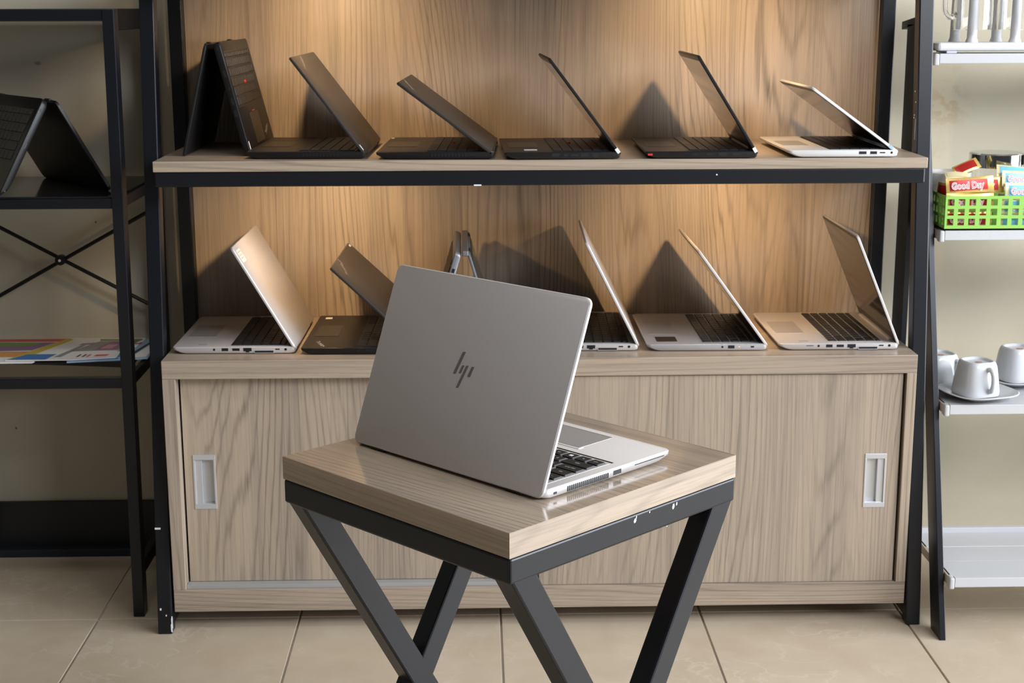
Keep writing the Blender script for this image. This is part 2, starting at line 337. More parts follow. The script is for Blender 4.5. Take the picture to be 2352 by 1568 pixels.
def level(z, wood_name):
    MB().box(-.7155, .7165, .013, .42, z-.0195, z).build('shelf_board', wood_name, unit, bevel=.0012)
    MB().box(-.7135, .7135, .016, .046, z-.0475, z-.0195).build('beam', 'black', unit, bevel=.0025)
    for s in (-1, 1):
        x0 = -.7135 if s < 0 else .6855
        MB().box(x0, x0+PW, .046, .394, z-.0475, z-.0195).build('side_rail', 'black', unit, bevel=.002)
level(ZS, 'w_board'); level(1.298, 'w_board')
for x in (-.7515, .7215): MB().box(x, x+PW, .034, .394, .0125, .0405).build('side_rail', 'black', unit, bevel=.002)
MB().box(-.7205, .7195, .4215, .4315, ZC-.01, ZS-.02).build('back_panel', 'w_panel_lo', unit)
MB().box(-.7205, .7195, .4215, .4315, ZS-.0195, 1.30).build('back_panel', 'w_panel_up', unit)
cp = MB().box(-.1265, -.1125, .0153, .020, ZS-.0479, ZS-.0455); cp.box(.323, .3255, .0153, .017, ZS-.031, ZS-.0285)
tag(cp.build('paint_chip', 'chip', unit), kind='stuff', label='tiny bare chips along the beam')

# ------------------------------------------------------------------ cabinet
cab = empty('storage_cabinet', (0, .013, .041), 0, 'low walnut cabinet with two sliding doors under the laptop shelf', 'cabinet')
def cpart(mb, name, m, parent=cab, bevel=.001):
    o = mb.build(name, m, None, bevel); o.parent = parent; o.location = -parent.location if parent is cab else (0, 0, 0); return o
HW = .7188
cpart(MB().box(-HW-.0012, HW, .013, .4205, .5105, ZC), 'cabinet_top', 'w_top')
cpart(MB().box(-HW-.0012, HW, .013, .4205, .041, .086), 'bottom_rail', 'w_top')
cpart(MB().box(-HW-.0012, -.6955, .013, .42, .086, .5105), 'side_panel', 'w_side')
cpart(MB().box(.7000, HW, .013, .42, .086, .5105), 'side_panel', 'w_side')
cpart(MB().box(-.6955, .7000, .40, .41, .086, .5105), 'back_board', 'w_side')
tr = MB().box(-.695, -.0050, .020, .040, .086, .0935); tr.box(-.695, .6995, .054, .057, .086, .0935)
cpart(tr, 'sliding_track', mat('dull_aluminium_track', (.40, .395, .385), .4, .3), bevel=.0004)
# left door runs behind the right one
def door(x0, x1, y0, y1, z0, z1, m, hx0, hx1, hz0, hz1, flip):
    g_ = .002
    mb = MB()      # frame of four boards around the handle cut-out
    hx0i, hx1i, hz0i, hz1i = hx0+.002, hx1-.002, hz0+.002, hz1-.002
    mb.box(x0, hx0i, y0, y1, z0, z1); mb.box(hx1i, x1, y0, y1, z0, z1); mb.box(hx0i, hx1i, y0, y1, z0, hz0i); mb.box(hx0i, hx1i, y0, y1, hz1i, z1)
    d = cpart(mb, 'sliding_door', m, bevel=0)
    h = MB(); lip = .0065; yo = y0-.0012; yi = y0+.011
    ix0, ix1 = hx0+.003, hx1-.003
    h.box(hx0, hx1, yo, y0+.002, hz0, hz0+.010); h.box(hx0, hx1, yo, y0+.002, hz1-.010, hz1)
    h.box(hx0, hx0+.0035, yo, yi, hz0+.010, hz1-.010); h.box(hx1-.0035, hx1, yo, yi, hz0+.010, hz1-.010)
    # stepped trough
    if flip: h.box(hx0+.0035, hx0+.0165, y0+.002, yi, hz0+.010, hz1-.010); h.box(hx0+.0165, hx1-.0035, yi-.001, yi, hz0+.010, hz1-.010)
    else: h.box(hx1-.0165, hx1-.0035, y0+.002, yi, hz0+.010, hz1-.010); h.box(hx0+.0035, hx1-.0165, yi-.001, yi, hz0+.010, hz1-.010)
    h.box(hx0+.0035, hx1-.0035, y0+.002, yi, hz0+.0095, hz0+.0103); h.box(hx0+.0035, hx1-.0035, y0+.002, yi, hz1-.0103, hz1-.0095)
    o = h.build('handle', 'alu', d, .0004); tag(o, 'recessed brushed aluminium pull')
    return d
door(-.6915, .02, .0405, .0525, .0940, .5085, 'w_door_l', -.675, -.632, .2435, .3530, True)
door(-.0045, .6945, .0190, .0365, .0868, .5085, 'w_door_r', .6285, .6705, .2400, .3490, False)

# ------------------------------------------------------------------ stool
ST_Z = 0.6665
F0 = Vector((-.0907, -1.2856, 0)); ang = 0.7636; SS = 0.390
stool = empty('side_table', (F0.x, F0.y, 0), ang, 'square side table with walnut top and crossed black steel legs', 'table')
# local: x along right-front edge, y along left edge (away)
MB().box(.0006, SS-.0006, .0006, SS-.0006, ST_Z-.0285, ST_Z).build('tabletop', 'w_stool', stool)
for y in (0, SS-.0006): MB().box(0, SS, y, y+.0006, ST_Z-.0283, ST_Z-.0002).build('edge_band', 'w_edge_x', stool)
for x in (0, SS-.0006): MB().box(x, x+.0006, .0006, SS-.0006, ST_Z-.0283, ST_Z-.0002).build('edge_band', 'w_edge_y', stool)
RB = .030; z1 = ST_Z-.0285; z0 = z1-.0300
for y in (0, SS-RB): MB().box(.0004, SS-.0004, y, y+RB, z0, z1).build('top_rail', 'black', stool, bevel=.0032, seg=3)
for x in (0, SS-RB): MB().box(x, x+RB, .0004, SS-.0004, z0+.0001, z1-.0001).build('top_rail', 'black', stool, bevel=.0032, seg=3)
for y in (.0003, SS-.0003-RB):
    yy0, yy1 = y, y+RB; w = .037; zt = z0+.006; zb = .0
    zc_ = .322
    # each leg a mitred flat tube in the x-z plane
    def leg(xa, xb, za, zb_): # centre line x at top xa.., constant horizontal width
        hw = .0195
        return MB().hexa([(xb-hw, yy0, zb_), (xb+hw, yy0, zb_), (xb+hw, yy1, zb_), (xb-hw, yy1, zb_), (xa-hw, yy0, za), (xa+hw, yy0, za), (xa+hw, yy1, za), (xa-hw, yy1, za)])
    hw = .0195; xl, xr = .0015+hw, SS-.0015-hw
    leg(xl, xr, zt, .026).build('leg', 'black', stool, bevel=.0028)
    yy0 += .0002; yy1 -= .0002; leg(xr, xl, zt, .026).build('leg', 'black', stool, bevel=.0028)
    yy0 -= .0002; yy1 += .0002; MB().box(.0015, SS-.0015, yy0, yy1, 0, .027).build('foot_rail', 'black', stool, bevel=.003)
cp = MB()
for (x, z, w, h) in ((.1990, z1-.011, .0046, .0055), (.2025, z1-.0068, .002, .004), (.2260, z1-.0055, .002, .0022), (.268, z1-.0115, .0044, .0068), (.2750, z1-.0085, .0024, .0045), (.258, z0, .002, .0010)):
    cp.add([(x+w*.2, -.0003, z), (x+w*.7, -.0003, z+h*.1), (x+w, -.0003, z+h*.5), (x+w*.8, -.0003, z+h), (x+w*.3, -.0003, z+h*.95), (x, -.0003, z+h*.4)], [(0, 1, 2, 3, 4, 5)])
cp.v = [(a, b, c) for a, b, c in cp.v]
tag(cp.build('paint_chip', 'chip', stool), kind='stuff', label='white chips on the edge of the black top rail')

# ------------------------------------------------------------------ laptops
KEYROWS = [[1]*15, [1]*13+[2], [1.5]+[1]*12+[1.5], [1.75]+[1]*11+[2.25], [2.25]+[1]*10+[2.75], [1, 1, 1, 1, 5, 1, 1, 1, 1, 1, 1]]
def laptop(label, loc, rz, w, d, h, theta=None, t=.0135, tent=None, body='silver', lid='silver', deck=None, bez=True, kb0=.020, kbd=.104, kb_mx=.016, keymat='key', trackpoint=False,
           pad=(-.055, .055, .012, .068), padm='pad', ports=(), vents=(), side=1, keys='objects', wedge=.022, lidth=.005, hinge_bar=False, scr_m=(.007, .010, .020), corner=.008, lid_shift=0.0, hz=.008, trayd=True, kind='laptop'):
    L = empty('laptop', loc, rz, label, kind, None)
    if tent:
        gdist, H = tent; rb = (math.atan2(H, gdist), 0, 0); rl = (math.atan2(-H, gdist), 0, 0); bl = (0, -.006, H); ll = (0, .006, H)
    else:
        rb = (0, 0, 0); bl = (0, 0, 0); rl = (PI-theta, 0, 0); ll = (0, 0, hz)
    hw = w/2
    b = MB().loft([rrect(-hw+.0012, hw-.0012, -d+wedge, -.004, .0012, corner), rrect(-hw+.0002, hw-.0002, -d+wedge*.55, -.001, .0030, corner), rrect(-hw, hw, -d+.001, 0, t-.005, corner), rrect(-hw, hw, -d, 0, t-.0012, corner), rrect(-hw+.0012, hw-.0012, -d+.0012, -.0012, t, corner)])
    B = b.build('base', body, L, smooth=True, loc=bl, rot=rb)
    fo = None
    for x in (-hw+.03, hw-.03):
        for y in (-d+.045, -.025):
            if fo is None: fo = MB().box(-.012, .012, -.004, .004, 0, .0016).build('rubber_foot', 'dark', B, loc=(x, y, 0))
            else: link_copy(fo, B, (x, y, 0))
    kx0, kx1 = -hw+kb_mx, hw-kb_mx; ky0 = -kb0-kbd-.002
    if trayd: MB().box(kx0-.002, kx1+.002, ky0, -kb0+.002, t-.001, t+.0003).build('keyboard_tray', deck or body, B)
    U = (kx1-kx0)/15; rows = [.62]+[1]*5; rh = kbd/sum(rows); gap = .0022
    cache = {}; y = -kb0; alljoin = MB(); kid = {}
    for ri, row in enumerate(KEYROWS):
        hh = rows[ri]*rh; x = kx0
        for ci, kw in enumerate(row):
            ww = kw*U; key_ = (round(kw, 2), ri == 0)
            if keys == 'objects':
                if key_ not in cache:
                    a, c = ww/2-gap/2, hh/2-gap/2
                    o = MB().loft([rrect(-a, a, -c, c, 0, .0012, 1), rrect(-a+.0008, a-.0008, -c+.0008, c-.0008, .0017, .0012, 1)], cap=(False, True)).build('key', keymat, B); cache[key_] = o
                else: o = link_copy(cache[key_], B, (0, 0, 0))
                o.location = (x+ww/2, y-hh/2, t+.0003); kid[(ri, ci)] = (x+ww/2, y-hh/2)
            elif keys == 'joined': alljoin.box(x+gap/2, x+ww-gap/2, y-hh+gap/2, y-gap/2, t, t+.0018)
            x += ww
        y -= hh
    if keys == 'joined': tag(alljoin.build('keys', keymat, B), kind='stuff')
    if trackpoint: MB().lathe([(.0035, 0), (.0035, .003), (.002, .004)], (-.012*w/.3, -kb0-kbd*.60, t), 10).build('pointing_stick', 'red', B)
    if pad: MB().loft([rrect(pad[0], pad[1], -d+pad[2], -d+pad[3], t-.0005, .002, 2), rrect(pad[0], pad[1], -d+pad[2], -d+pad[3], t+.0004, .002, 2)]).build('touchpad', padm, B)
    xs = side*hw
    for nm, y0, y1, zc_, ph_ in ports:
        if nm in ('jack', 'power'):
            r = ph_/2; MB().tube([(xs-side*.002, -y0, zc_), (xs+side*.0003, -y0, zc_)], r, 12).build('power_socket' if nm == 'power' else 'audio_jack', 'dark', B)
        elif nm == 'lan':
            q = MB().box(min(xs, xs+side*.0003)-.001, max(xs, xs+side*.0003), -y1, -y0, zc_-ph_/2, zc_+ph_/2); q.box(min(xs, xs+side*.0003)-.001, max(xs, xs+side*.0003), -(y0+y1)/2-.0035, -(y0+y1)/2+.0035, zc_-ph_/2-.002, zc_-ph_/2); q.build('network_port', 'dark', B)
        else:
            m = {'led': 'ledred', 'pen': 'red', 'dock': 'dark'}.get(nm, 'dark'); pn = {'led': 'indicator_light', 'pen': 'pen_end', 'dock': 'docking_port', 'usb': 'usb_port', 'usbc': 'usb_port', 'hdmi': 'video_port', 'lock': 'lock_slot', 'slot': 'card_slot', 'btn': 'side_button'}[nm]
            if nm == 'dock':
                MB().box(min(xs-side*.003, xs+side*.0006), max(xs-side*.003, xs+side*.0006), -y1-.001, -y0+.001, zc_-ph_/2-.0012, zc_+ph_/2).build('port_frame', body, B)
            MB().box(min(xs-side*.001, xs+side*(.0008 if nm == 'dock' else .0003)), max(xs-side*.001, xs+side*(.0008 if nm == 'dock' else .0003)), -y1, -y0, zc_-ph_/2, zc_+ph_/2).build(pn, m, B)
    if vents:
        v0, v1, n, zc_, vh = vents; q = MB()
        for i in range(n):
            yv = -(v0+(v1-v0)*(i+.5)/n); q.box(min(xs-side*.001, xs+side*.0004), max(xs-side*.001, xs+side*.0004), yv-(v1-v0)/n*.29, yv+(v1-v0)/n*.29, zc_-vh/2, zc_+vh/2)
        q.build('cooling_vent', 'dark', B)
    # lid: local x, y up the lid, +z towards the keyboard
    s = lid_shift
    l = MB().loft([rrect(-hw+.0015, hw-.0015, .0012, h-.0012, -lidth/2+s, corner), rrect(-hw, hw, 0, h, -lidth/2+.0014+s, corner), rrect(-hw, hw, 0, h, lidth/2-.0006+s, corner), rrect(-hw+.0006, hw-.0006, .0006, h-.0006, lidth/2+s, corner)])
    D = l.build('lid', lid, L, smooth=True, loc=ll, rot=rl)
    zi = lidth/2+s
    if bez: MB().loft([rrect(-hw+.0012, hw-.0012, .004, h-.0012, zi-.0004, corner-.001), rrect(-hw+.0012, hw-.0012, .004, h-.0012, zi+.0003, corner-.001)]).build('bezel', 'bezel', D)
    MB().box(-hw+scr_m[0], hw-scr_m[0], scr_m[2], h-scr_m[1], zi-.0004, zi+.0006).build('screen', 'screen', D)
    for x in (-hw*.72, hw*.72):
        hb = MB().tube([(x-.012, .001, zi-.001), (x+.012, .001, zi-.001)], .0034, 10); hb.build('hinge', 'blk' if body != 'blk' else 'dark', D, smooth=True)
    if hinge_bar: MB().box(-hw*.80, hw*.80, -.013, -.003, t-.001, t+.0035).build('hinge_cover', body, B, bevel=.0012)
    return dict(root=L, base=B, lid=D, keys=kid, w=w, d=d, h=h, t=t, zi=zi, zo=-lidth/2+s, hw=hw)

def shelf_pose(x, y, ph_deg, w):     # near hinge corner -> origin and rotation, near side = right side of the laptop
    p = math.radians(ph_deg); rz = -p-PI/2; xa = Vector((math.cos(rz), math.sin(rz), 0))
    o = Vector((x, y, 0))-xa*(w/2); return o, rz
HPP = [('power', .0187, 0, .0085, .0052), ('usbc', .030, .0385, .0088, .0024), ('dock', .042, .078, .0042, .0036), ('lan', .084, .100, .0084, .0066), ('hdmi', .107, .121, .0085, .005), ('usb', .129, .1415, .0085, .0056), ('jack', .156, 0, .0085, .0046)]
def sticker(p, x, y, w, h, z, m='paper', name='sticker', rot=0, label=None):
    o = MB().box(-w/2, w/2, -h/2, h/2, 0, .0003).build(name, m, p, loc=(x, y, z), rot=(0, 0, rot))
    if label: tag(o, label)
    return o
def lid_logo(P, txt, size, x, y, rot, m='logo'):      # lettering on the outside of the lid
    return tag(text_mesh(txt, size, 'lettering', m, P['lid'], (x, y, P['zo']-.0001), (PI, 0, rot), 0, .00015), 'silver lettering')

# --- upper row
P = laptop('black convertible laptop standing as a tent at the left end of the upper shelf', (-.6118-.0045, .1036+.1555, ZS+.0005), math.radians(89.2), .311, .2145, .2145, tent=(.051, .2090), body='blk', lid='blk', keymat='key', trackpoint=True, t=.014, padm='padblk', side=-1, pad=(-.05, .05, .012, .072),
           ports=[('lock', .008, .014, .008, .003), ('usb', .052, .066, .008, .005), ('btn', .085, .091, .008, .003), ('hdmi', .105, .118, .008, .005), ('usb', .128, .141, .008, .006)], corner=.006)
sticker(P['base'], -P['hw']+.0125, -P['d']+.014, .006, .019, P['t']+.0001, 'paper', label='small white label')
MB().box(-.014, .014, -.1405, -.139, P['t']+.0003, P['t']+.001).build('button_mark', 'red', P['base'])
text_mesh('ThinkPad', .011, 'lettering', 'logo', P['base'], (.075, -P['d']+.018, P['t']+.0002), (0, 0, .35))
o, rz = shelf_pose(-.3283, .0394, 1.7, .3132)
P = laptop('black laptop with brown sheen on its half closed lid, right of the upper shelf tent', (o.x, o.y, ZS+.0005), rz, .3132, .2212, .2217, math.radians(53), body='blk', lid='blk_lid', vents=(.048, .117, 11, .0075, .005), ports=[('slot', .029, .041, .0078, .002), ('lock', .0106, .0155, .0078, .003)], keys='joined', padm='padblk', trackpoint=False, corner=.004)
lid_logo(P, 'ThinkPad', .0165, .100, .182, PI/2*.0+2.62)
sticker(P['lid'], P['hw']-.0035, .014, .006, .012, P['zo']-.0006, 'paper', label='white tag at the hinge end'); sticker(P['base'], P['hw']-.004, -.004, .004, .006, P['t'], 'silver')
o, rz = shelf_pose(-.0896, .0205, 2.1, .3165)
P = laptop('black laptop with the lid folded low and red pointing stick, third on the upper shelf', (o.x, o.y, ZS+.0005), rz, .3165, .2177, .2196, math.radians(36.8), body='blk', lid='blk_lid', vents=(.048, .117, 11, .0075, .005), ports=[('slot', .029, .041, .0078, .002), ('lock', .0106, .0155, .0078, .003)], keys='joined', padm='padblk', trackpoint=True, corner=.004)
lid_logo(P, 'ThinkPad', .0165, .100, .182, 2.62); sticker(P['base'], -.135, -P['d']+.006, .016, .006, P['t']+.0001, 'paper'); sticker(P['base'], P['hw']-.002, -.0022, .003, .004, P['t'], 'silver')
o, rz = shelf_pose(.1445, .0121, -1.2, .3018)
P = laptop('black laptop with white label on the palm rest, fourth on the upper shelf', (o.x, o.y, ZS+.0005), rz, .3018, .2138, .2188, math.radians(52.9), body='blk', lid='blk', ports=[('lock', .0075, .0145, .0078, .003), ('lan', .0395, .053, .008, .006), ('usb', .059, .0735, .008, .0055), ('hdmi', .0775, .092, .008, .004), ('usbc', .097, .105, .008, .004), ('usb', .113, .127, .008, .0055)], keys='joined', padm='padblk', trackpoint=True, corner=.004)
sticker(P['base'], P['hw']-.045, -P['d']+.050, .018, .024, P['t']+.0002, 'paper', label='white label'); sticker(P['lid'], P['hw']-.004, .012, .008, .012, P['zo']-.0006, 'paper', label='white tag at the hinge end')
MB().box(P['hw']-.0015, P['hw']+.0008, .004, .014, -.003, .003).build('hinge_tag', 'paper', P['lid'])
o, rz = shelf_pose(.3978, .0104, .9, .3032)
P = laptop('black laptop with red pen end on its side, fifth on the upper shelf', (o.x, o.y, ZS+.0005), rz, .3032, .2073, .2118, math.radians(57.6), body='blk', lid='blk', ports=[('jack', .004, 0, .008, .003), ('lock', .013, .0195, .0078, .003), ('hdmi', .0316, .047, .008, .004), ('usb', .0567, .072, .008, .0055), ('usbc', .082, .094, .008, .0025), ('btn', .109, .12, .008, .002), ('pen', .194, .2025, .0078, .0035)], keys='joined', padm='padblk', corner=.004)
MB().box(P['hw']-.0015, P['hw']+.0008, .004, .014, -.003, .003).build('hinge_tag', 'paper', P['lid'])
MB().box(-.10, .10, -.010, -.006, P['t'], P['t']+.003).build('hinge_cover', 'silver2', P['base'])
o, rz = shelf_pose(.6627, .0200, -.1, .2985)
P = laptop('silver laptop with black keys and low lid at the right end of the upper shelf', (o.x, o.y, ZS+.0005), rz, .2985, .2055, .2055, math.radians(35.8), body='white_al', lid='white_al', ports=[('jack', .013, 0, .0085, .0045), ('usbc', .025, .035, .0085, .0024), ('usb', .0405, .053, .0085, .0052), ('hdmi', .060, .074, .0085, .0052)], keys='joined', deck='key', pad=(-.05, .05, .01, .06), corner=.008)
MB().box(P['hw']-.002, P['hw']+.0005, .014, .022, -.003, .003).build('hinge_tag', mat('pale_blue_rubber', (.35, .5, .6), .5), P['lid'])
# --- lower row
o, rz = shelf_pose(-.4726, .0657, .7, .2946)
P = laptop('silver laptop with handwritten paper label on its lid, left end of the cabinet top', (o.x, o.y, ZC+.0005), rz, .2946, .2364, .2296, math.radians(59.8), body='silver', lid='silver', deck='key', ports=HPP, hinge_bar=False)
q = sticker(P['lid'], P['hw']-.027, P['h']-.024, .036, .027, P['zo']-.0004, 'notepaper', 'paper_label', 0, 'white label with a few handwritten lines')
tx = MB(); random.seed(3)
for ln in range(3):
    x = -.014
    while x < .012:
        k = random.uniform(.0015, .0035); hgt = random.uniform(.001, .0030); yv = .007-ln*.0065; tx.add([(x, yv, -.00005), (x+k, yv+hgt*.4, -.00005), (x+k, yv+hgt*.4+.0011, -.00005), (x, yv+.0010, -.00005)], [(0, 1, 2, 3)]); x += k+random.uniform(.0006, .0018)
tx.build('handwriting', 'ink', P['lid'], loc=(P['hw']-.027, P['h']-.024, P['zo']-.0005))
hpl = [((0, 0), (.0075, 0), (.019, .031), (.0115, .031))]
sticker(P['base'], P['hw']-.022, -P['d']+.055, .010, .016, P['t']+.0002, 'silver2')
def hp_bars(parent, pts, z, m):
    for q_ in pts:
        MB().add([(x, y, z) for x, y in q_]+[(x, y, z-.0003) for x, y in q_], [(0, 1, 2, 3), (7, 6, 5, 4), (0, 4, 5, 1), (1, 5, 6, 2), (2, 6, 7, 3), (3, 7, 4, 0)]).build('logo_bar', m, parent)
o, rz = shelf_pose(-.2295, .0490, 1.4, .3076)
P = laptop('black laptop with silver lettering on lid and palm rest, second on the cabinet top', (o.x, o.y, ZC+.0005), rz, .3076, .2318, .2336, math.radians(43.2), body='blk', lid='blk_lid', ports=[('hdmi', .095, .108, .008, .004), ('usb', .118, .124, .008, .004)], keys='objects', padm='padblk', trackpoint=True, corner=.004, pad=(-.05, .05, .012, .06))
lid_logo(P, 'ThinkPad', .0165, .103, .192, 2.62); sticker(P['lid'], -P['hw']+.014, P['h']-.006, .014, .006, P['zo']-.0004, 'paper', label='small white label')
sticker(P['base'], -P['hw']+.03, -P['d']+.022, .014, .014, P['t']+.0002, 'paper', label='small white label'); text_mesh('ThinkPad', .012, 'lettering', 'logo', P['base'], (.098, -P['d']+.022, P['t']+.0002), (0, 0, .35))
P = laptop('silver convertible laptop standing as a tent behind the laptop on the table', (-.1512+.0058, .0755+.141, ZC+.0005), math.radians(-89.4), .280, .1985, .1985, tent=(.056, .1908), body='silver3', lid='silver3', side=1, ports=[('usb', .033, .041, .0075, .0055), ('jack', .062, 0, .007, .002)], keys='joined')
MB().box(-.139, .139, -.0060, .0060, .1850, .1950).build('hinge_cover', 'silver3', P['root'], bevel=.002)
o, rz = shelf_pose(.1893, .0638, 1.5, .3159)
P = laptop('silver laptop with thin bright lid edge, partly hidden by the laptop on the table', (o.x, o.y, ZC+.0005), rz, .3159, .2335, .2290, math.radians(63.1), body='silver', lid='silver', deck='key', ports=HPP, keys='objects')
o, rz = shelf_pose(.4383, .0573, .3, .2982)
P = laptop('grey laptop with square black sticker on its palm rest, on the cabinet top', (o.x, o.y, ZC+.0005), rz, .2982, .2334, .2325, math.radians(53.7), body='silver2', lid='silver', deck='key', ports=[('lock', .026, .0326, .008, .003), ('led', .0537, .056, .008, .0022), ('usb', .064, .0765, .008, .006), ('jack', .0875, 0, .008, .0042)], keys='objects', trayd=False)
q = sticker(P['base'], P['hw']-.047, -P['d']+.042, .042, .040, P['t']+.0002, 'bezel', label='square black sticker')
MB().box(-P['hw']+.02, P['hw']-.02, -.016, -.002, P['t']-.001, P['t']+.002).build('hinge_cover', 'bezel', P['base'])
o, rz = shelf_pose(.6935, .0562, .4, .2992)
P = laptop('silver laptop with wide open dark screen at the right end of the cabinet top', (o.x, o.y, ZC+.0005), rz, .2992, .2330, .2334, math.radians(67.2), body='silver', lid='silver', ports=HPP+[('slot', .166, .180, .009, .0012)], keys='objects', hinge_bar=True, kb0=.030, trackpoint=False, scr_m=(.006, .008, .026))
sticker(P['base'], P['hw']-.020, -P['d']+.052, .012, .018, P['t']+.0002, 'silver2')

# --- laptop on the table (near side is its left side)
ph = 2.3329; A = Vector((-.0511, -1.1858, 0)); u = Vector((math.cos(ph), math.sin(ph), 0)); wM = .326
o = A+u*(wM/2)
P = laptop('open silver laptop seen from behind on the walnut side table', (o.x, o.y, ST_Z+.0005), ph, wM, .2235, .2288, 1.2116, t=.0120, side=-1, body='silver', lid='silver', kb0=.022, kbd=.103, kb_mx=.0165, wedge=.03,
           pad=(-.163+.083, -.163+.199, .0135, .0735), ports=[('lock', .0165, .0215, .0055, .0026), ('usb', .117, .1305, .0062, .0052), ('slot', .155, .2085, .0075, .0010)], vents=(.038, .109, 22, .0056, .0062), lidth=.0052, corner=.009, lid_shift=.0026, hz=.0035, scr_m=(.006, .008, .018))
P['lid'].location.y = .004
MAIN = P
lx = lambda uu, vv: (-wM/2+uu, vv)
bars = []
for (a, b, c, e) in (((170.0, 139.4), (174.6, 139.0), (182.0, 111.4), (177.6, 111.8)), ((166.6, 123.6), (170.2, 123.2), (173.0, 113.3), (169.4, 113.6)), ((159.8, 124.3), (163.6, 123.9), (171.6, 95.9), (167.6, 96.4)), ((150.2, 124.6), (154.4, 124.0), (157.4, 111.6), (153.0, 112.0))):
    bars.append([lx(p[0]/1000, p[1]/1000) for p in (a, b, c, e)])
hp_bars(P['lid'], bars, P['zo']-.0001, 'darklogo')
# lines and lamp on the deck, legends on the nearest keys
t = P['t']; d = P['d']
MB().box(-wM/2+.0135, wM/2-.0135, -.1325, -.1300, t-.0004, t+.0005).build('deck_groove', 'dark', P['base'])
MB().box(-wM/2+.080, -wM/2+.202, -.1450, -.1443, t-.0004, t+.0004).build('deck_groove', 'pad', P['base'])
MB().box(-wM/2+.084, -wM/2+.202, -d+.0130, -d+.0136, t-.0004, t+.0005).build('deck_groove', 'dark', P['base'])
MB().box(-wM/2+.0800, -wM/2+.0812, -.1535, -.1465, t-.0004, t+.0006).build('indicator_light', 'led', P['base'])
for (ri, ci), txt in {(5, 0): 'ctrl', (5, 1): 'fn', (5, 3): 'alt', (4, 0): 'shift', (4, 1): 'Z', (4, 2): 'X', (4, 3): 'C', (3, 0): 'caps lock', (3, 1): 'A', (3, 2): 'S', (3, 3): 'D', (2, 0): 'tab', (2, 1): 'Q', (2, 2): 'W', (1, 0): '` ~', (1, 1): '1', (1, 2): '2', (0, 0): 'esc', (0, 1): 'f1'}.items():
    x, y = P['keys'][(ri, ci)]
    text_mesh(txt, .0042, 'key_lettering', 'legend', P['base'], (x, y-.0012, t+.00215), (0, 0, 0), 0, .00005, 'CENTER')
x, y = P['keys'][(5, 2)]; wm = MB()
for i in (0, 1):
    for j in (0, 1): wm.box(x-.0024+i*.0026, x-.0002+i*.0026, y-.0022+j*.0024, y-.0002+j*.0024, t+.0019, t+.0022)
wm.build('key_symbol', 'whitep', P['base'])

# ------------------------------------------------------------------ left metal rack
rack = empty('metal_rack', (-.80, .088, 0), 0, 'narrow black metal rack with cross braces at the left edge', 'shelf')
def rp_(mb, name, m='blackmatte', bevel=.0015):
    o = mb.build(name, m, None, bevel); o.parent = rack; o.location = (.80, -.088, 0); return o
def lpost(x, xt, y, ztop): return MB().hexa([(x-.011, y, 0), (x+.011, y, 0), (x+.011, y+.033, 0), (x-.011, y+.033, 0), (xt-.011, y, ztop), (xt+.011, y, ztop), (xt+.011, y+.033, ztop), (xt-.011, y+.033, ztop)])
XR, XRT, XL = -.808, -.798, -1.225
rp_(lpost(XR, XRT, .088, 1.1955), 'post', 'black'); rp_(lpost(XL, XL-.01, .088, 1.1955), 'post')
rp_(lpost(XR, XRT, .425, 1.1955), 'post'); rp_(lpost(XL, XL-.01, .425, 1.1955), 'post')
for za, zb in ((1.1735, 1.1955), (.8255, .8450), (.4745, .4945)):
    rp_(MB().box(XL+.01, XR+.002, .090, .112, za, zb), 'front_rail', 'black'); rp_(MB().box(XL+.01, XR+.002, .43, .452, za, zb), 'rear_rail')
    hh = .040 if za > 1 else .022
    for x in (XL-.006, XR-.002): rp_(MB().box(x, x+.012, .121, .425, zb-hh, zb), 'side_rail')
for x in (XL-.006, XR-.004): rp_(MB().box(x, x+.016, .121, .425, .085, .112), 'side_rail')
rp_(MB().box(XL+.01, XR+.002, .432, .452, .0, .018), 'rear_rail', mat('blue_black_metal', (.014, .018, .026), .4))
rp_(MB().box(XL, XR+.004, .092, .4415, .8455, .8490), 'glass_shelf', 'blkglass', .0005)
rp_(MB().box(XL+.008, XR-.004, .098, .44, 1.176, 1.184), 'top_board', 'blackmatte')
bc = Vector((-1.012, .437, .669))
for (a, b) in (((-1.215, .437, .785), (-.80, .437, .557)), ((-1.215, .441, .557), (-.80, .441, .785))):
    rp_(MB().tube([a, b], .0042, 8), 'brace_rod', 'blackmatte', 0)
rp_(MB().tube([(bc.x, .428, bc.z+.002), (bc.x, .446, bc.z+.002)], .011, 12), 'brace_hub', 'blackmatte', .001)
rp_(MB().tube([(bc.x, .4262, bc.z+.002), (bc.x, .430, bc.z+.002)], .003, 10), 'screw_head', 'steel', 0)
# board under the magazines, sagging at its right front
sb = MB(); n = 12; top = []; bot = []
for i in range(n+1):
    x = XL+.012+(XR-.016-XL-.012)*i/n; th = .003+.010*max(0, (i-4)/8)**1.3
    top.append(((x, .215, .4985), (x, .425, .4985))); bot.append(((x, .215, .4985-th), (x, .425, .4945)))
for i in range(n):
    sb.hexa([bot[i][0], bot[i+1][0], bot[i+1][1], bot[i][1], top[i][0], top[i+1][0], top[i+1][1], top[i][1]])
rp_(sb, 'magazine_board', 'dark', 0)
laptop('black laptop folded like a tent on the glass shelf of the left rack', (-.9271-.6191*.0+.616*-.159+.012, .1122+.787*.159-.003, .8492), math.radians(-51.8), .318, .2015, .2015, tent=(.0995, .1764), body='blk', lid='blk', side=1, t=.015, ports=[('jack', .022, 0, .009, .0055), ('jack', .188, 0, .008, .003), ('usb', .09, .10, .008, .003)], keys='objects', padm='padblk', lidth=.007, corner=.012, kb0=.026, kb_mx=.020)

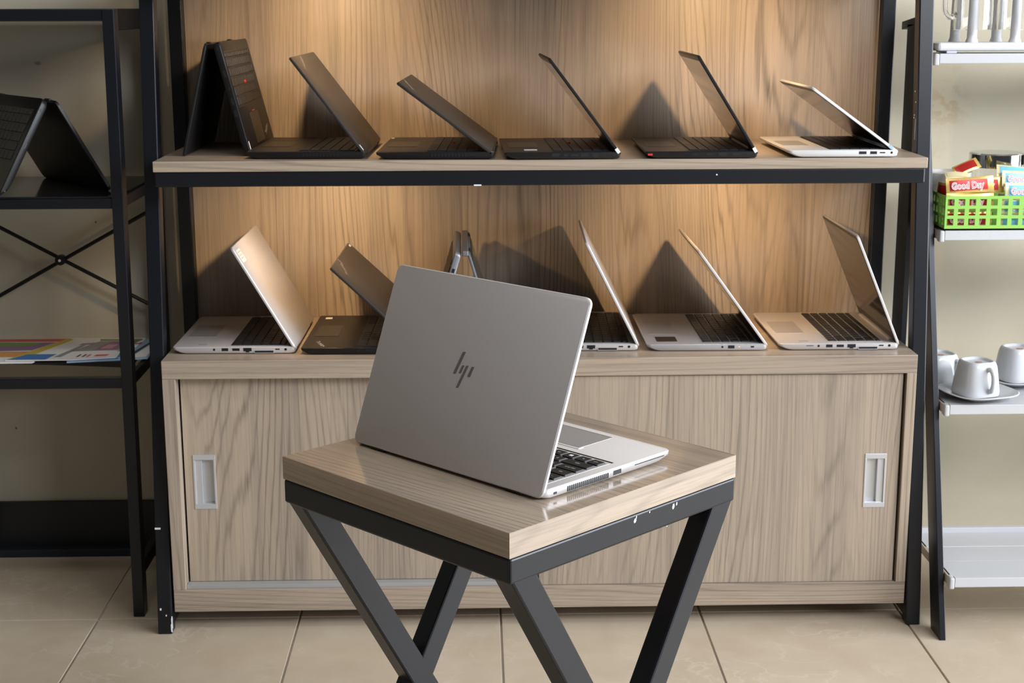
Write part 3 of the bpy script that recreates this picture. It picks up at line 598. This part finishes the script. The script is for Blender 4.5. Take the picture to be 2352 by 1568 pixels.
# magazines and leaflets on the left rack
def sheet(name, label, pts, z, th, m, cat='magazine'):
    o = MB().add([(x, y, z) for x, y in pts]+[(x, y, z+th) for x, y in pts], [tuple(reversed(range(len(pts)))), tuple(range(len(pts), 2*len(pts)))]+[(i, (i+1) % len(pts), len(pts)+(i+1) % len(pts), len(pts)+i) for i in range(len(pts))]).build(name, m)
    return tag(o, label, cat, None)
def patch(parent, pts, m, z, name='printed_patch'):
    return MB().add([(x, y, z) for x, y in pts], [tuple(range(len(pts)))]).build(name, m, parent)
zb = .4987
bk = sheet('magazine', 'blue and grey magazine lying under the white leaflet at the right end of the rack', [(-.95, .205), (-.795, .235), (-.800, .415), (-.95, .415)], zb, .0035, 'skyp')
patch(bk, [(-.842, .235), (-.832, .235), (-.808, .41), (-.815, .41)], 'ink', zb+.0036); patch(bk, [(-.830, .232), (-.799, .240), (-.803, .405), (-.806, .41)], 'paper', zb+.0036)
patch(bk, [(-.95, .2055), (-.852, .2235), (-.852, .232), (-.95, .214)], 'blue', zb+.0037)
lf = sheet('leaflet', 'colourful leaflet with yellow stripe at the left end of the rack', [(-1.2, .205), (-1.02, .205), (-.975, .42), (-1.2, .42)], zb, .003, 'paper', 'leaflet')
zz = zb+.0031
patch(lf, [(-1.2, .30), (-1.05, .31), (-1.02, .385), (-1.2, .39)], 'violet', zz); patch(lf, [(-1.2, .345), (-1.06, .35), (-1.045, .385), (-1.2, .39)], 'grn', zz+.0001); patch(lf, [(-1.2, .25), (-1.06, .25), (-1.045, .30), (-1.2, .30)], 'orange', zz)
patch(lf, [(-1.2, .392), (-1.01, .392), (-.992, .42), (-1.2, .42)], 'redp', zz)
wl_ = sheet('leaflet', 'large white printed leaflet lying across the rack', [(-1.075, .212), (-.945, .212), (-.845, .235), (-.835, .41), (-1.0, .415)], zb+.0037, .002, 'paper', 'leaflet')
zz = zb+.0058
patch(wl_, [(-1.075, .213), (-1.045, .213), (-.985, .40), (-1.0, .414)], 'yellow', zz); patch(wl_, [(-1.072, .214), (-.995, .214), (-.985, .262), (-1.045, .262)], 'blue', zz+.0001)
patch(wl_, [(-.985, .235), (-.970, .235), (-.945, .345), (-.955, .345)], 'greyp', zz); patch(wl_, [(-.962, .345), (-.905, .350), (-.912, .375), (-.958, .36)], 'greyp', zz+.0001)
patch(wl_, [(-.962, .285), (-.868, .295), (-.848, .385), (-.925, .38)], 'greyp', zz); patch(wl_, [(-.918, .296), (-.872, .300), (-.853, .378), (-.90, .375)], 'violet', zz+.0001); patch(wl_, [(-.908, .31), (-.885, .312), (-.878, .35), (-.90, .348)], 'salmon', zz+.0002)
patch(wl_, [(-.868, .285), (-.858, .285), (-.839, .40), (-.93, .402), (-.925, .383), (-.847, .387)], 'grn', zz+.00015)
patch(wl_, [(-.855, .225), (-.847, .234), (-.838, .32), (-.858, .27)], 'blue', zz+.0001)
for x, m in ((-.940, 'ink'), (-.929, 'ink'), (-.920, 'redp')): patch(wl_, [(x, .235), (x+.005, .235), (x+.008, .258), (x+.003, .258)], m, zz)
patch(wl_, [(-.905, .240), (-.880, .243), (-.876, .258), (-.902, .255)], 'redp', zz)
bm_ = MB()
ringp = [[( -.842+.011*math.cos(a)*k, .372+.024*math.sin(a)*k, zz) for a in [PI*.35+2*PI*.8*i/14 for i in range(15)]] for k in (1.0, .55)]
bm_.loft([[p for p in ringp[0]], [p for p in ringp[1]]], cap=(False, False)); bm_.f.pop(14); bm_.build('printed_ring', 'redp', wl_)

# ------------------------------------------------------------------ right ladder shelf
lad = empty('ladder_shelf', (.772, -.06, 0), 0, 'white ladder shelf with leaning black legs at the right edge', 'shelf')
def lp(mb, name, m, bevel=.001):
    o = mb.build(name, m, None, bevel); o.parent = lad; o.location = (-.772, .06, 0); return o
SL = .295; XE = 1.345
fy = lambda z: -.076+SL*z
for x in (.766, XE):
    z2 = 1.172; lp(MB().hexa([(x, fy(0), 0), (x+.012, fy(0), 0), (x+.012, fy(0)+.060, 0), (x, fy(0)+.060, 0), (x, fy(z2), z2), (x+.012, fy(z2), z2), (x+.012, fy(z2)+.048, z2), (x, fy(z2)+.048, z2)]), 'leg', 'black')
    lp(MB().box(x, x+.012, .297, .371, 0, 1.160), 'rear_leg', 'blackmatte')
    lp(MB().hexa([(x, .30, 1.160), (x+.012, .30, 1.160), (x+.012, .413, 1.148), (x, .413, 1.148), (x, .30, 1.176), (x+.012, .30, 1.176), (x+.012, .413, 1.164), (x, .413, 1.164)]), 'brace', 'blackmatte')
    lp(MB().box(x+.001, x+.013, .150, .297, .085, .105), 'brace', 'blackmatte')
LZ = [.1245, .4425, .7680, 1.1035]
X0, X1 = .780, XE-.002
def lshelf(z, yf, yb, n, th=.018, lip=.0):
    dep = (yb-yf-.014)/n
    for i in range(n):
        lp(MB().box(X0+.003, X1-.003, yf+.014+dep*i+(.0006 if i else 0), yf+.014+dep*(i+1)-.0006, z-.014-.001*(i % 2), z-.0006*(i % 2)), 'shelf_plank', 'whitepaint')
    lp(MB().box(X0+.010, X1-.010, yf, yf+.013, z-th, z+.001), 'front_lip', 'whitepaint')
    for x in (X0, X1-.010):
        lp(MB().box(x, x+.010, yf-.001, yf+.02, z-th-.004, z+.0012), 'corner_cap', 'whitepaint', .003)
        lp(MB().box(x, x+.008, yf+.02, yb, z-th, z), 'shelf_end', 'endgrain')
lshelf(LZ[0], fy(LZ[0])-.031, .184, 3); lp(MB().box(X0-.05, X1, .184, .196, LZ[0]-.02, LZ[0]+.011), 'back_lip', 'whitepaint')
lshelf(LZ[1], fy(LZ[1])-.031, .29, 3); lshelf(LZ[2], fy(LZ[2])-.031, .296, 2); lshelf(LZ[3], fy(LZ[3])-.031, .345, 1)

# cups and saucers (third shelf from the top)
def saucer(label, x, y, z, r):
    o = MB().lathe([(.030, 0), (.034, .0), (r*.72, .006), (r, .0135), (r+.0005, .0150), (r-.001, .0158), (r*.70, .0085), (.028, .0060), (.0, .0058)], (0, 0, 0), 48, (True, False), 3.0).build('saucer', 'ceramic', None, smooth=True, loc=(x, y, z), rot=(0, 0, .30))
    tag(o, label, 'saucer'); return o
def cup(label, x, y, z, ha, rot, r0=.0392, r1=.0300, h=.068):
    c = empty('cup', (x, y, z), rot, label, 'cup', None)
    prof = [(r0-.002, 0), (r0, .001), (r0+.0004, .010), (r0-.002, h*.45), (r1+.0035, h*.84), (r1+.0008, h*.95), (r1-.0010, h*.99), (r1-.003, h), (r1-.0055, h-.001), (r1-.008, h-.0045), (.0, h-.005)]
    MB().lathe(prof, (0, 0, 0), 40, (False, False), 3.4).build('body', 'ceramic', c, smooth=True)
    MB().lathe([(.007, 0), (.007, .0004), (.004, .0006)], (.002, -.002, h-.0049), 16, (False, True)).build('maker_mark', 'brownin', c)
    ca, sa = math.cos(ha-rot), math.sin(ha-rot)
    pth = [(r1+.002, .0545), (r1+.011, .0555), (r1+.0180, .048), (r1+.0205, .036), (r1+.0195, .024), (r0+.006, .0150), (r0-.003, .0125)]
    MB().tube([(a*ca, a*sa, b) for a, b in pth], .0050, 12, sub=4).build('handle', 'ceramic', c, smooth=True)
    return c
saucer('white square saucer at the front carrying the upturned cup', .861, .080, LZ[1]+.0018, .070)
cup('white cup upside down on the front saucer, handle towards the viewer', .856, .078, LZ[1]+.0098, math.radians(-68), .30)
cup('white cup upside down behind the black leg of the ladder shelf', .812, .178, LZ[1]+.0015, math.radians(-42), .30)
saucer('white saucer under the cup at the right edge', .975, .192, LZ[1]+.0018, .070)
cup('white cup upside down on a saucer at the right edge', .978, .192, LZ[1]+.0098, math.radians(40), .30)

# basket with sachets (second shelf)
z2 = LZ[2]+.0015; bx0, bx1, by0, by1, bh = .7875, 1.0625, .118, .205, .0655
bk = empty('basket', (bx0, by0, z2+.0015), 0, 'lime green plastic lattice basket full of coffee sachets', 'basket')
def lattice(axis, a0, a1, y, n):
    mb = MB(); th = .0022; pit = (a1-a0)/n
    zs_ = [0, .0095, .0215, .0300, .0420, .0505, .0625-.0, bh]
    hz_ = [(.000, .0100), (.0222, .0312), (.0432, .0522), (.0632-.0005, bh)]
    hz_ = [(0, .0100), (.0225, .0310), (.0415+.0015, .0505+.0005), (.0580+.0045, bh)]
    hz_ = [(0, .0085), (.0215, .0278), (.0408, .0470), (.0597, bh)]
    for za, zb_ in hz_:
        if axis == 'x': mb.box(a0, a1, y, y+th, za, zb_)
        else: mb.box(y, y+th, a0, a1, za, zb_)
    for i in range(n+1):
        c = a0+pit*i; w_ = pit*.195
        s0, s1 = max(a0, c-w_), min(a1, c+w_)
        if axis == 'x': mb.box(s0, s1, y+.0001, y+th-.0001, 0, bh)
        else: mb.box(y+.0001, y+th-.0001, s0, s1, 0, bh)
    return mb
L_ = bx1-bx0; D_ = by1-by0
lattice('x', 0, L_, 0, 13).build('lattice_side', 'green', bk); lattice('x', 0, L_, D_-.0022, 13).build('lattice_side', 'green', bk)
lattice('y', .0022, D_-.0022, 0, 4).build('lattice_side', 'green', bk); lattice('y', .0022, D_-.0022, L_-.0022, 4).build('lattice_side', 'green', bk)
MB().box(0, L_, 0, D_, 0, .002).build('basket_floor', 'green', bk)
def sachet(label, loc, rot, color, L=.093, H=.031, txt=True, grp=None):
    border = 'gold' if color == 'redfoil' else 'creamfoil'
    s = empty('sachet', loc, 0, label, 'sachet', grp); s.rotation_euler = rot
    # local x length, z height, y thickness (front = -y)
    nx = 10; mb = MB(); rings = []
    for i in range(nx+1):
        tt = i/nx; x = L*tt; k = math.sin(PI*min(1, max(0, (tt-.05)/.9)))**.5 if 0.05 < tt < .95 else 0; b = .0035*k+.0004
        rings.append([(x, -b*.2, 0), (x, -b, H*.2), (x, -b*1.1, H*.5), (x, -b, H*.8), (x, -b*.2, H), (x, b*.2, H), (x, b, H*.8), (x, b*1.1, H*.5), (x, b, H*.2), (x, b*.2, 0)])
    mb.loft(rings).build('wrapper', border, s, smooth=True)
    lb = MB(); R = []
    for i in range(nx+1):
        x = L*.07+L*.80*i/nx; tt = x/L; k = math.sin(PI*min(1, max(0, (tt-.05)/.9)))**.5; b = .0035*k+.0008
        R.append([(x, -b, H*.17), (x, -b*1.1-.0001, H*.5), (x, -b, H*.84)])
    n = len(R)
    lb.v = [tuple(p) for r in R for p in r]; lb.f = [(i*3+j, (i+1)*3+j, (i+1)*3+j+1, i*3+j+1) for i in range(n-1) for j in (0, 1)]
    lb.build('label_panel', color, s, smooth=True)
    if txt:
        ex = .0185
        text_mesh('Good Day', ex, 'lettering_outline', 'whitep', s, (L*.10, -.0049, H*.28), (PI/2, 0, 0), .0011, .0001, sx=.80)
        text_mesh('Good Day', ex, 'lettering', 'pink' if color != 'redfoil' else 'redp', s, (L*.10, -.0052, H*.28), (PI/2, 0, 0), -.0001, .0001, sx=.80)
    return s
yb_ = by0+.010
sachet('red and gold sachet standing highest at the front of the green basket', (bx0+.005, yb_+.004, z2+.0685), (math.radians(-12), math.radians(-3.5), 0), 'redfoil')
sachet('red and gold sachet with its lettering behind the top row of basket holes', (bx0+.004, yb_+.000, z2+.0400), (math.radians(-5), 0, 0), 'redfoil')
sachet('red and gold sachet low in the basket behind its bottom holes', (bx0+.004, yb_+.004, z2+.0050), (math.radians(-4), 0, 0), 'redfoil')
sachet('red and gold sachet tucked behind the front one, its gold end showing', (bx0+.030, yb_+.019, z2+.0670), (math.radians(-10), math.radians(-2), 0), 'redfoil')
sachet('red sachet tilted upwards on top of the heap at the left', (bx0+.034, yb_+.034, z2+.0990), (math.radians(-40), math.radians(-22), math.radians(6)), 'redfoil', L=.052, H=.024, txt=False)
sachet('gold edged sachet lying flat on top behind the front one', (bx0+.006, yb_+.016, z2+.0985), (math.radians(-60), math.radians(3), 0), 'creamfoil', L=.048, H=.022, txt=False)
sachet('dark red sachet turned sideways at the left end of the basket', (bx0+.0045, yb_+.070, z2+.055), (math.radians(-8), 0, math.radians(-74)), 'redfoil', L=.06, txt=False)
sachet('light blue sachet whose lettering rises above the basket rim', (bx0+.120, yb_+.003, z2+.0600), (math.radians(-10), math.radians(1), 0), 'bluefoil')
sachet('light blue sachet second from the top of the blue pile', (bx0+.116, yb_+.014, z2+.0830), (math.radians(-14), math.radians(2), 0), 'bluefoil')
sachet('pale edged blue sachet on top of the blue pile', (bx0+.110, yb_+.030, z2+.1020), (math.radians(-30), math.radians(6), 0), 'bluefoil', H=.024, txt=False)
sachet('light blue sachet behind the upper holes on the right of the basket', (bx0+.112, yb_+.000, z2+.0300), (math.radians(-3), 0, 0), 'bluefoil')
sachet('light blue sachet behind the bottom holes on the right of the basket', (bx0+.112, yb_+.002, z2+.0030), (math.radians(-3), 0, 0), 'bluefoil', H=.026, txt=False)
# jar, dish
jr = empty('glass_jar', (.930, .2595, z2), 0, 'clear glass jar with polished steel lid behind the sachets', 'jar')
JH = .138; JR = .0520
MB().lathe([(JR-.006, 0), (JR, .004), (JR, JH-.040), (JR-.002, JH-.026), (JR-.005, JH-.026), (JR-.004, JH-.040), (JR-.004, .007), (0, .006)], (0, 0, 0), 40, (True, False)).build('jar_body', 'glass', jr, smooth=True)
MB().lathe([(JR-.001, JH-.0290), (JR+.002, JH-.0285), (JR+.002, JH-.0025), (JR-.001, JH), (0, JH)], (0, 0, 0), 48, (False, False)).build('lid', 'steel', jr, smooth=True)
MB().lathe([(JR-.006, .008), (JR-.006, .050), (0, .058)], (0, 0, 0), 24, (True, False)).build('contents', mat('ground_coffee', (.30, .22, .15), .9, bump=.5, bscale=300), jr, smooth=True)
j2 = empty('glass_jar', (1.040, .262, z2), 0, 'second glass jar cut off by the right edge of the photo', 'jar')
MB().lathe([(.036, 0), (.040, .004), (.040, .105), (.030, .118), (.027, .118), (.036, .103), (.036, .007), (0, .006)], (0, 0, 0), 32, (True, False)).build('jar_body', 'glass', j2, smooth=True)
MB().lathe([(.031, .110), (.031, .130), (.029, .132), (0, .132)], (0, 0, 0), 32, (True, False)).build('lid', 'blk', j2, smooth=True)
ds = MB().lathe([(.035, 0), (.046, .004), (.049, .020), (.050, .098), (.0495, .100), (.047, .100), (.045, .094), (.0, .093)], (0, 0, 0), 40, (True, False)).build('dish', 'whiteplastic', None, smooth=True, loc=(.830, .2595, z2)); tag(ds, 'round white tub behind the sachets, beside the black leg', 'tub')

# mug rack with pegs and two glass mugs (top shelf)
z3 = LZ[3]+.0015; yk = fy(z3)-.02
mr = empty('mug_rack', (.79, yk, z3), 0, 'white rack bar with upright pegs on the top white shelf', 'rack')
MB().box(0, .50, .004, .090, .004, .0205).build('rack_base', 'whiteplastic', mr, bevel=.006)
for x in (.02, .47): MB().box(x, x+.02, .01, .08, 0, .004).build('rack_foot', 'whiteplastic', mr)
pegs = []
for i, (x, y) in enumerate(((.0720, .022), (.0540, .074), (.1580, .022), (.1380, .074), (.244, .022), (.222, .074), (.330, .022))):
    p = MB().lathe([(.0125, 0), (.0115, .004), (.0098, .008), (.0090, .085), (.0080, .088), (0, .089)], (x, y, .0205), 20, (True, False)).build('peg', 'whiteplastic', mr, smooth=True); pegs.append((x, y))
    MB().lathe([(.0078, .089), (.0078, .110), (0, .112)], (x, y, .0205), 16, (True, False)).build('peg_tip', 'endgrain', mr, smooth=True)
def mug(label, x, y, z, ha, grp=None):
    m_ = empty('glass_mug', (x, y, z), 0, label, 'mug')
    R, H = .0385, .125; th = .0032
    MB().lathe([(R, 0), (R+.0004, .001), (R-.001, .05), (R-.004, H-.006), (R-.008, H), (0, H), (0, H-.010), (R-.010, H-.010), (R-.006, H-.02), (R-th-.001, .05), (R-th, .001)], (0, 0, 0), 40, (False, False)).build('mug_body', 'glass', m_, smooth=True)
    ca, sa = math.cos(ha), math.sin(ha)
    pts = [(R-.004, .030), (R+.006, .0245), (R+.015, .026), (R+.021, .036), (R+.0225, .055), (R+.021, .075), (R+.015, .090), (R+.005, .095), (R-.005, .094)]
    MB().tube([(a*ca, a*sa, b) for a, b in pts], .0052, 12, sub=4).build('handle', 'glass', m_, smooth=True)
mug('clear glass mug hung upside down on the leftmost front peg', .79+pegs[0][0], yk+pegs[0][1], z3+.045, math.radians(188))
mug('clear glass mug hung upside down on the second front peg', .79+pegs[2][0], yk+pegs[2][1], z3+.045, math.radians(-60))

# ------------------------------------------------------------------ groups of repeats
for o in list(COL.objects):
    if o.parent or 'label' not in o: continue
    k = o['category']; l = o['label']
    if k == 'laptop' and 'upper shelf' in l: o['group'] = 'laptops on the upper shelf'
    elif k == 'laptop' and o.location.z < ZS-.1 and o.location.y > -.5: o['group'] = 'laptops on the cabinet top'
    elif k == 'sachet': o['group'] = 'sachets in the green basket'
    elif k == 'cup': o['group'] = 'white cups on the ladder shelf'
    elif k == 'saucer': o['group'] = 'white saucers on the ladder shelf'
    elif k == 'mug': o['group'] = 'glass mugs on the peg rack'
    elif k == 'jar': o['group'] = 'glass jars behind the basket'
    elif k == 'leaflet': o['group'] = 'printed leaflets on the left rack'
